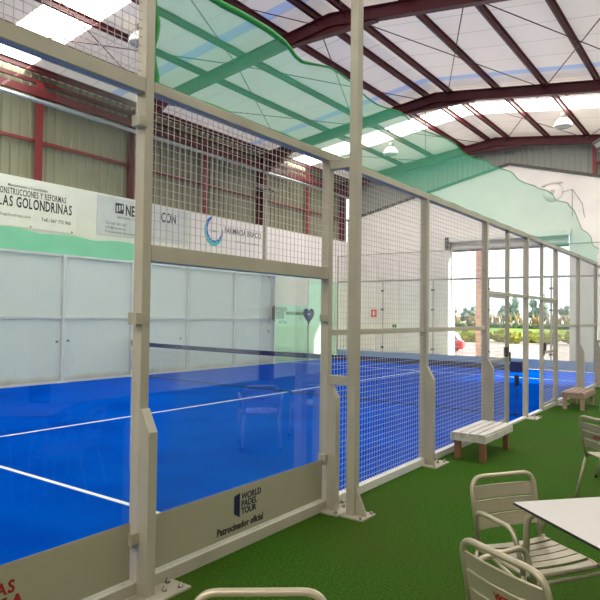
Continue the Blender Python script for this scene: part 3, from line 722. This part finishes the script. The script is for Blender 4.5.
# ------------------------------------------------------------------ benches
def bench(x0, x1, y0, y1, z, top, legm, label):
    t = thing('slatted_bench', label, 'bench', ((x0+x1)/2, (y0+y1)/2, 0), 0, 'low wooden benches')
    L = (x1-x0)/2; W = (y1-y0)/2; k = 4; g = .018; bw = (2*W-g*(k-1))/k
    for i in range(k): MB().box(-L, L, -W+i*(bw+g), -W+i*(bw+g)+bw, z-.022, z).build('slat', top, t, .004)
    for s_ in (-1, 1):
        MB().box(-L, L, s_*W-.012, s_*W+.012, z-.10, z-.024).build('apron', top, t, .003)
        MB().box(s_*(L-.03)-.012, s_*(L-.03)+.012, -W+.013, W-.013, z-.10, z-.024).build('apron', top, t, .003)
    for sx in (-1, 1):
        for sy in (-1, 1): MB().box(sx*(L-.085)-.034, sx*(L-.085)+.034, sy*(W-.046)-.033, sy*(W-.046)+.033, 0, z-.025).build('leg', legm, t, .004)
    return t
bench(6.44, 7.46, -.54, -.15, .315, 'bench_white', 'bench_brown', 'low white painted slatted bench with brown legs beside the fence')
bench(11.42, 12.42, -.62, -.235, .315, 'bench_wood', 'bench_wood', 'low weathered brown slatted bench further down the walkway')

# ------------------------------------------------------------------ terrace chairs and table
def arc(c, r, a0, a1, n, ux, uy):
    c = Vector(c); ux = Vector(ux); uy = Vector(uy)
    return [c+ux*(r*math.cos(a0+(a1-a0)*i/n))+uy*(r*math.sin(a0+(a1-a0)*i/n)) for i in range(n+1)]
def fillet(pts, r, n=6):
    pts = [Vector(p) for p in pts]; out = [pts[0]]
    for a, b, c in zip(pts, pts[1:], pts[2:]):
        d1 = (a-b).normalized(); d2 = (c-b).normalized(); k = min(r, (a-b).length*.48, (c-b).length*.48)
        p, q = b+d1*k, b+d2*k
        for i in range(n+1):
            t = i/n; out.append(p*(1-t)**2+b*2*t*(1-t)+q*t*t)
    return out+[pts[-1]]
def make_chair(label):
    t = thing('cafe_chair', label, 'chair', (0, 0, 0), 0, 'aluminium terrace chairs')
    yb = lambda z: -.205-.20*(z-.42)            # back leans away with height
    W, ZT = .205, .775
    MB().tube(fillet([(-W, yb(.40), .40), (-W, yb(ZT), ZT), (W, yb(ZT), ZT), (W, yb(.40), .40)], .075, 8), .0135, 12).build('back_frame', 'chair', t)
    sl_ = MB()
    for z0, z1 in ((.66, .722), (.585, .648), (.51, .573)):
        vs = []; n = 10
        for i in range(n+1):
            x = -W+2*W*i/n; bow = -.018*(1-(2*i/n-1)**2)
            for z in (z0, z1):
                for e in (-.004, .004): vs.append((x, yb(z)+bow+e, z))
        fs = []
        for i in range(n):
            a = 4*i
            fs += [(a, a+4, a+6, a+2), (a+1, a+3, a+7, a+5), (a, a+1, a+5, a+4), (a+2, a+6, a+7, a+3)]
        fs += [(0, 2, 3, 1), (4*n, 4*n+1, 4*n+3, 4*n+2)]
        sl_.add(vs, fs)
        # rolled lip along each slat's upper edge
        sl_.tube([(-W+2*W*i/n, yb(z1)-.018*(1-(2*i/n-1)**2), z1) for i in range(n+1)], .006, 6)
    bk = sl_.build('backrest', 'chair_slat', t)
    text('VICTORIA', .036, (-.035, yb(.603)-.0255, .603), 'ink_red', bk, rot=(PI/2+.197, 0, 0), bold=.001, name='lettering')
    MB().tube(fillet([(-W-.01, -.21, .425), (-.215, .19, .425), (.215, .19, .425), (W+.01, -.21, .425)], .07, 8), .0125, 10).build('seat_frame', 'chair', t)
    se = MB()
    for i in range(6):
        y0 = -.195+.064*i; vs = []; n = 8
        for q in range(n+1):
            x = -.21+.42*q/n; dz = -.012*(1-(2*q/n-1)**2)-(.012 if i == 5 else 0)
            for y in (y0, y0+.055):
                for e in (0, .008): vs.append((x, y, .434+dz+e+(.004 if abs(i-2.5) > 2 else 0)))
        fs = []
        for q in range(n): a = 4*q; fs += [(a, a+4, a+6, a+2), (a+1, a+3, a+7, a+5), (a, a+1, a+5, a+4), (a+2, a+6, a+7, a+3)]
        fs += [(0, 2, 3, 1), (4*n, 4*n+1, 4*n+3, 4*n+2)]
        se.add(vs, fs)
    se.build('seat', 'chair_slat', t)
    for s_ in (-1, 1):
        MB().tube(fillet([(s_*W, yb(.47), .47), (s_*.262, -.15, .64), (s_*.275, .15, .645), (s_*.262, .205, .45)], .06, 8), .0125, 10).build('arm', 'chair', t)
        lf = MB().tube([(s_*.262, .205, .45), (s_*.268, .235, .0)], .0125, 10).build('leg', 'chair', t)
        MB().lathe([(.016, .0), (.016, .03), (.013, .032)], (s_*.268, .235, 0), 10).build('foot', 'rubber', lf)
        lr = MB().tube([(s_*(W+.002), -.195, .45), (s_*.235, -.30, .0)], .0125, 10).build('leg', 'chair', t)
        MB().lathe([(.016, .0), (.016, .03), (.013, .032)], (s_*.235, -.30, 0), 10).build('foot', 'rubber', lr)
        MB().tube([(s_*.215, -.12, .425), (s_*.263, .21, .40)], .010, 8).build('side_rail', 'chair', t)
    MB().tube([(-.262, .21, .40), (.262, .21, .40)], .010, 8).build('stretcher', 'chair', t)
    return t
def put(t, bx, by, deg, label=None):
    """Place a chair by the point under its back's top edge, facing deg."""
    th = math.radians(deg); d = Vector((math.cos(th), math.sin(th), 0))
    p = Vector((bx, by, 0))+d*.276
    t.location = p; t.rotation_euler = (0, 0, th-PI/2)
    if label: t['label'] = label
c1 = make_chair('silver slatted chair tucked under the corner of the white table, facing the viewer')
put(c1, 3.02, -1.815, -124)
c2 = dup(c1); put(c2, 1.86, -2.17, -27, 'silver slatted chair seen from behind with red lettering, pushed to the white table')
c3 = dup(c1); put(c3, 1.10, -1.67, 218, 'silver chair of which only the curved top rail shows, at the bottom edge')
c4 = dup(c1); put(c4, 5.40, -1.86, -42, 'silver slatted chair alone on the turf past the white table')
c5 = dup(c1); put(c5, 6.78, -1.80, -120, 'silver chair beyond the lone chair, only its back corner in view')

e1 = Vector((math.cos(math.radians(-41.5)), math.sin(math.radians(-41.5)), 0)); A = math.radians(-41.5)
cor = Vector((2.66, -1.98, 0)); e2 = Vector((math.cos(A-PI/2), math.sin(A-PI/2), 0)); H = .40
tb = thing('cafe_table', 'square white topped table with dark edge on the turf', 'table', cor+(e1+e2)*H, A)
MB().box(-H, H, -H, H, .728, .7395).build('tabletop', 'core', tb, .002)
MB().box(-H+.002, H-.002, -H+.002, H-.002, .7396, .7410).build('laminate', 'laminate', tb)
for sx in (-1, 1):
    for sy in (-1, 1):
        q = H-.045
        l_ = MB().tube(fillet([(sx*(q-.16), sy*(q-.16), .705), (sx*q, sy*q, .705), (sx*q, sy*q, .0)], .075, 8), .0155, 12).build('leg', 'chair', tb)
        MB().lathe([(.02, 0), (.02, .03), (.016, .032)], (sx*q, sy*q, 0), 10).build('foot', 'rubber', l_)
fr_ = MB()
for a, b in (((-.2, -.2), (.2, .2)), ((-.2, .2), (.2, -.2))): fr_.bar((a[0], a[1], .714), (b[0], b[1], .714), .04, .026)
fr_.build('under_frame', 'chair', tb)

# ------------------------------------------------------------------ outdoors beyond the doorway
GZ = -.85
og = MB(); ysp = (-60, 140)
og.add([(24.3, ysp[0], -.05), (34, ysp[0], GZ), (34, ysp[1], GZ), (24.3, ysp[1], -.05), (72, ysp[0], GZ), (72, ysp[1], GZ)], [(0, 1, 2, 3), (1, 4, 5, 2)])
st(og.build('ground_pavement', 'pavement'))
st(MB().add([(72, -60, GZ), (330, -60, GZ), (330, 240, GZ), (72, 240, GZ)], [(0, 1, 2, 3)]).build('ground_lawn', 'lawn'))
pl = MB().box(25.3, 25.6, 6.06, 6.34, -.2, 4.6).build('brick_pillar', 'brick'); tag(pl, 'pink brick pillar standing outside the wide doorway', 'pillar')
def blob(mb, c, r, seed, rough=.28, n=2):
    rnd = random.Random(seed); bm = bmesh.new(); bmesh.ops.create_icosphere(bm, subdivisions=n, radius=1)
    vs = [Vector(c)+Vector((v.co.x*r[0], v.co.y*r[1], v.co.z*r[2]))*(1+rnd.uniform(-rough, rough)) for v in bm.verts]
    mb.add(vs, [tuple(v.index for v in f.verts) for f in bm.faces], False); bm.free()
kinds = [('grey green leafy tree on the far side of the lawn', 'tree'), ('dark bushy tree on the far side of the lawn', 'hedge')]
rnd = random.Random(11)
for i in range(16):
    y = 22+i*4.6+rnd.uniform(-1.5, 1.5); x = 172+7*(i % 2)+rnd.uniform(-1, 1); hgt = rnd.uniform(4.8, 8.4)
    t = thing('garden_tree', 'grey green leafy tree beyond the sunny lawn, %s along the tree line' % (ORD[i] if i < 12 else ('thirteenth', 'fourteenth', 'fifteenth', 'sixteenth')[i-12]), 'tree', (x, y, GZ), 0, 'trees beyond the lawn')
    MB().tube([(0, 0, 0), (.1, .05, hgt*.5)], [.22, .14], 7).build('trunk', 'bark', t)
    cb_ = MB()
    for q in range(5): blob(cb_, (rnd.uniform(-.8, .8), rnd.uniform(-1.4, 1.4), hgt*(.42+.12*q)), (1.5-.15*q, 1.7-.22*q, hgt*.17), i*9+q, .3)
    cb_.build('crown', 'tree', t)
for i in range(7):
    y = 28+i*5.5; x = 160+rnd.uniform(-3, 3)
    mb_ = MB()
    for q in range(26):
        yy = rnd.uniform(-2.4, 2.4); xx = rnd.uniform(-1, 1); hh = rnd.uniform(2.0, 4.2)
        mb_.tube([(xx, yy, 0), (xx+rnd.uniform(-.3, .3), yy+rnd.uniform(-.3, .3), hh*.6), (xx+rnd.uniform(-.6, .6), yy+rnd.uniform(-.6, .6), hh)], [.16, .22, .03], 5)
    tag(mb_.build('reed_clump', 'reed', loc=(x, y, GZ)), 'clump of dry brown reeds before the far trees, %s along the lawn edge' % ORD[i], 'reeds', 'dry reed clumps')
hd = MB()
for q in range(60): blob(hd, (152+rnd.uniform(-1, 1), 10+q*1.6, GZ+.5), (1.1, 1.3, rnd.uniform(.8, 1.3)), q, .25, 1)
tag(hd.build('hedge', 'hedge'), 'long dark clipped hedge along the far edge of the lawn', 'hedge')
for i in range(18):
    y = 8.5+i*1.75; x = 61+3.0*(i % 2)+rnd.uniform(-.2, .2)
    mb_ = MB()
    for q in range(4): blob(mb_, (rnd.uniform(-.35, .35), -.75+.5*q, .34+rnd.uniform(0, .5)), (.6, .7, .55), i*7+q, .35)
    tag(mb_.build('garden_shrub', 'shrub', loc=(x, y, GZ)), 'yellow green shrub beside the pavement beyond the doorway, %s from the terrace side' % (ORD[i] if i < 12 else ('thirteenth', 'fourteenth', 'fifteenth', 'sixteenth', 'seventeenth', 'eighteenth')[i-12]), 'shrub', 'pavement shrubs')
# small parked car, half hidden by the door jamb
ca = thing('parked_car', 'small red and white parked car just outside the doorway jamb', 'car', (41.5, 14.9, GZ), math.radians(105))
prof = [(-1.75, .25), (1.75, .25), (1.8, .55), (1.7, .78), (1.0, .86), (-1.7, .86), (-1.8, .6)]
MB().prism(prof, 1, -.78, .78).build('body', 'car_red', ca, .06)
MB().prism([(-1.6, .86), (.95, .86), (.45, 1.36), (-1.3, 1.40)], 1, -.68, .68).build('cabin', 'car_white', ca, .06)
MB().prism([(-1.4, .93), (-.35, .93), (-.35, 1.30), (-1.2, 1.30)], 1, -.70, .70).build('window', 'car_glass', ca)
MB().prism([(-.25, .93), (.72, .93), (.38, 1.28), (-.25, 1.30)], 1, -.70, .70).build('window', 'car_glass', ca)
for sx in (-1.1, 1.1):
    for sy in (-.70, .70):
        MB().tube([(sx, sy-.09, .3), (sx, sy+.09, .3)], .3, 18).build('wheel', 'rubber', ca)

# ------------------------------------------------------------------ light
W_ = bpy.data.worlds.new('overcast_sky'); S.world = W_; W_.use_nodes = True
bg = W_.node_tree.nodes['Background']; bg.inputs[0].default_value = (.97, 1.0, 1.04, 1); bg.inputs[1].default_value = 1.7
def portal(name, loc, rot, sx, sy):
    l_ = bpy.data.lights.new(name, 'AREA'); l_.shape = 'RECTANGLE'; l_.size = sx; l_.size_y = sy; l_.cycles.is_portal = True
    o = bpy.data.objects.new(name, l_); C.objects.link(o); o.location = loc; o.rotation_euler = rot
sun = bpy.data.lights.new('sun', 'SUN'); sun.energy = 12.0; sun.color = (1, .93, .78); sun.angle = .02
so = bpy.data.objects.new('sun', sun); C.objects.link(so)
so.rotation_euler = Vector((-.3, 1, -.42)).to_track_quat('-Z', 'Y').to_euler()
portal('doorway_daylight', (24.35, (DY0+DY1)/2, 2.2), (0, PI/2, 0), 4.4, 4.5)
portal('terrace_daylight', ((OX+24.3)/2, YR-.22, 2.2), (PI/2, 0, 0), 24.3-OX, 4.4)

S.view_settings.view_transform = 'Standard'; S.view_settings.look = 'None'; S.view_settings.gamma = 1; S.view_settings.use_curve_mapping = False
S.view_settings.exposure = 0.42
S.cycles.max_bounces = 10; S.cycles.diffuse_bounces = 5; S.cycles.glossy_bounces = 4; S.cycles.transparent_max_bounces = 24
S.cycles.use_denoising = True; S.cycles.caustics_reflective = False; S.cycles.caustics_refractive = False; S.cycles.sample_clamp_indirect = 6
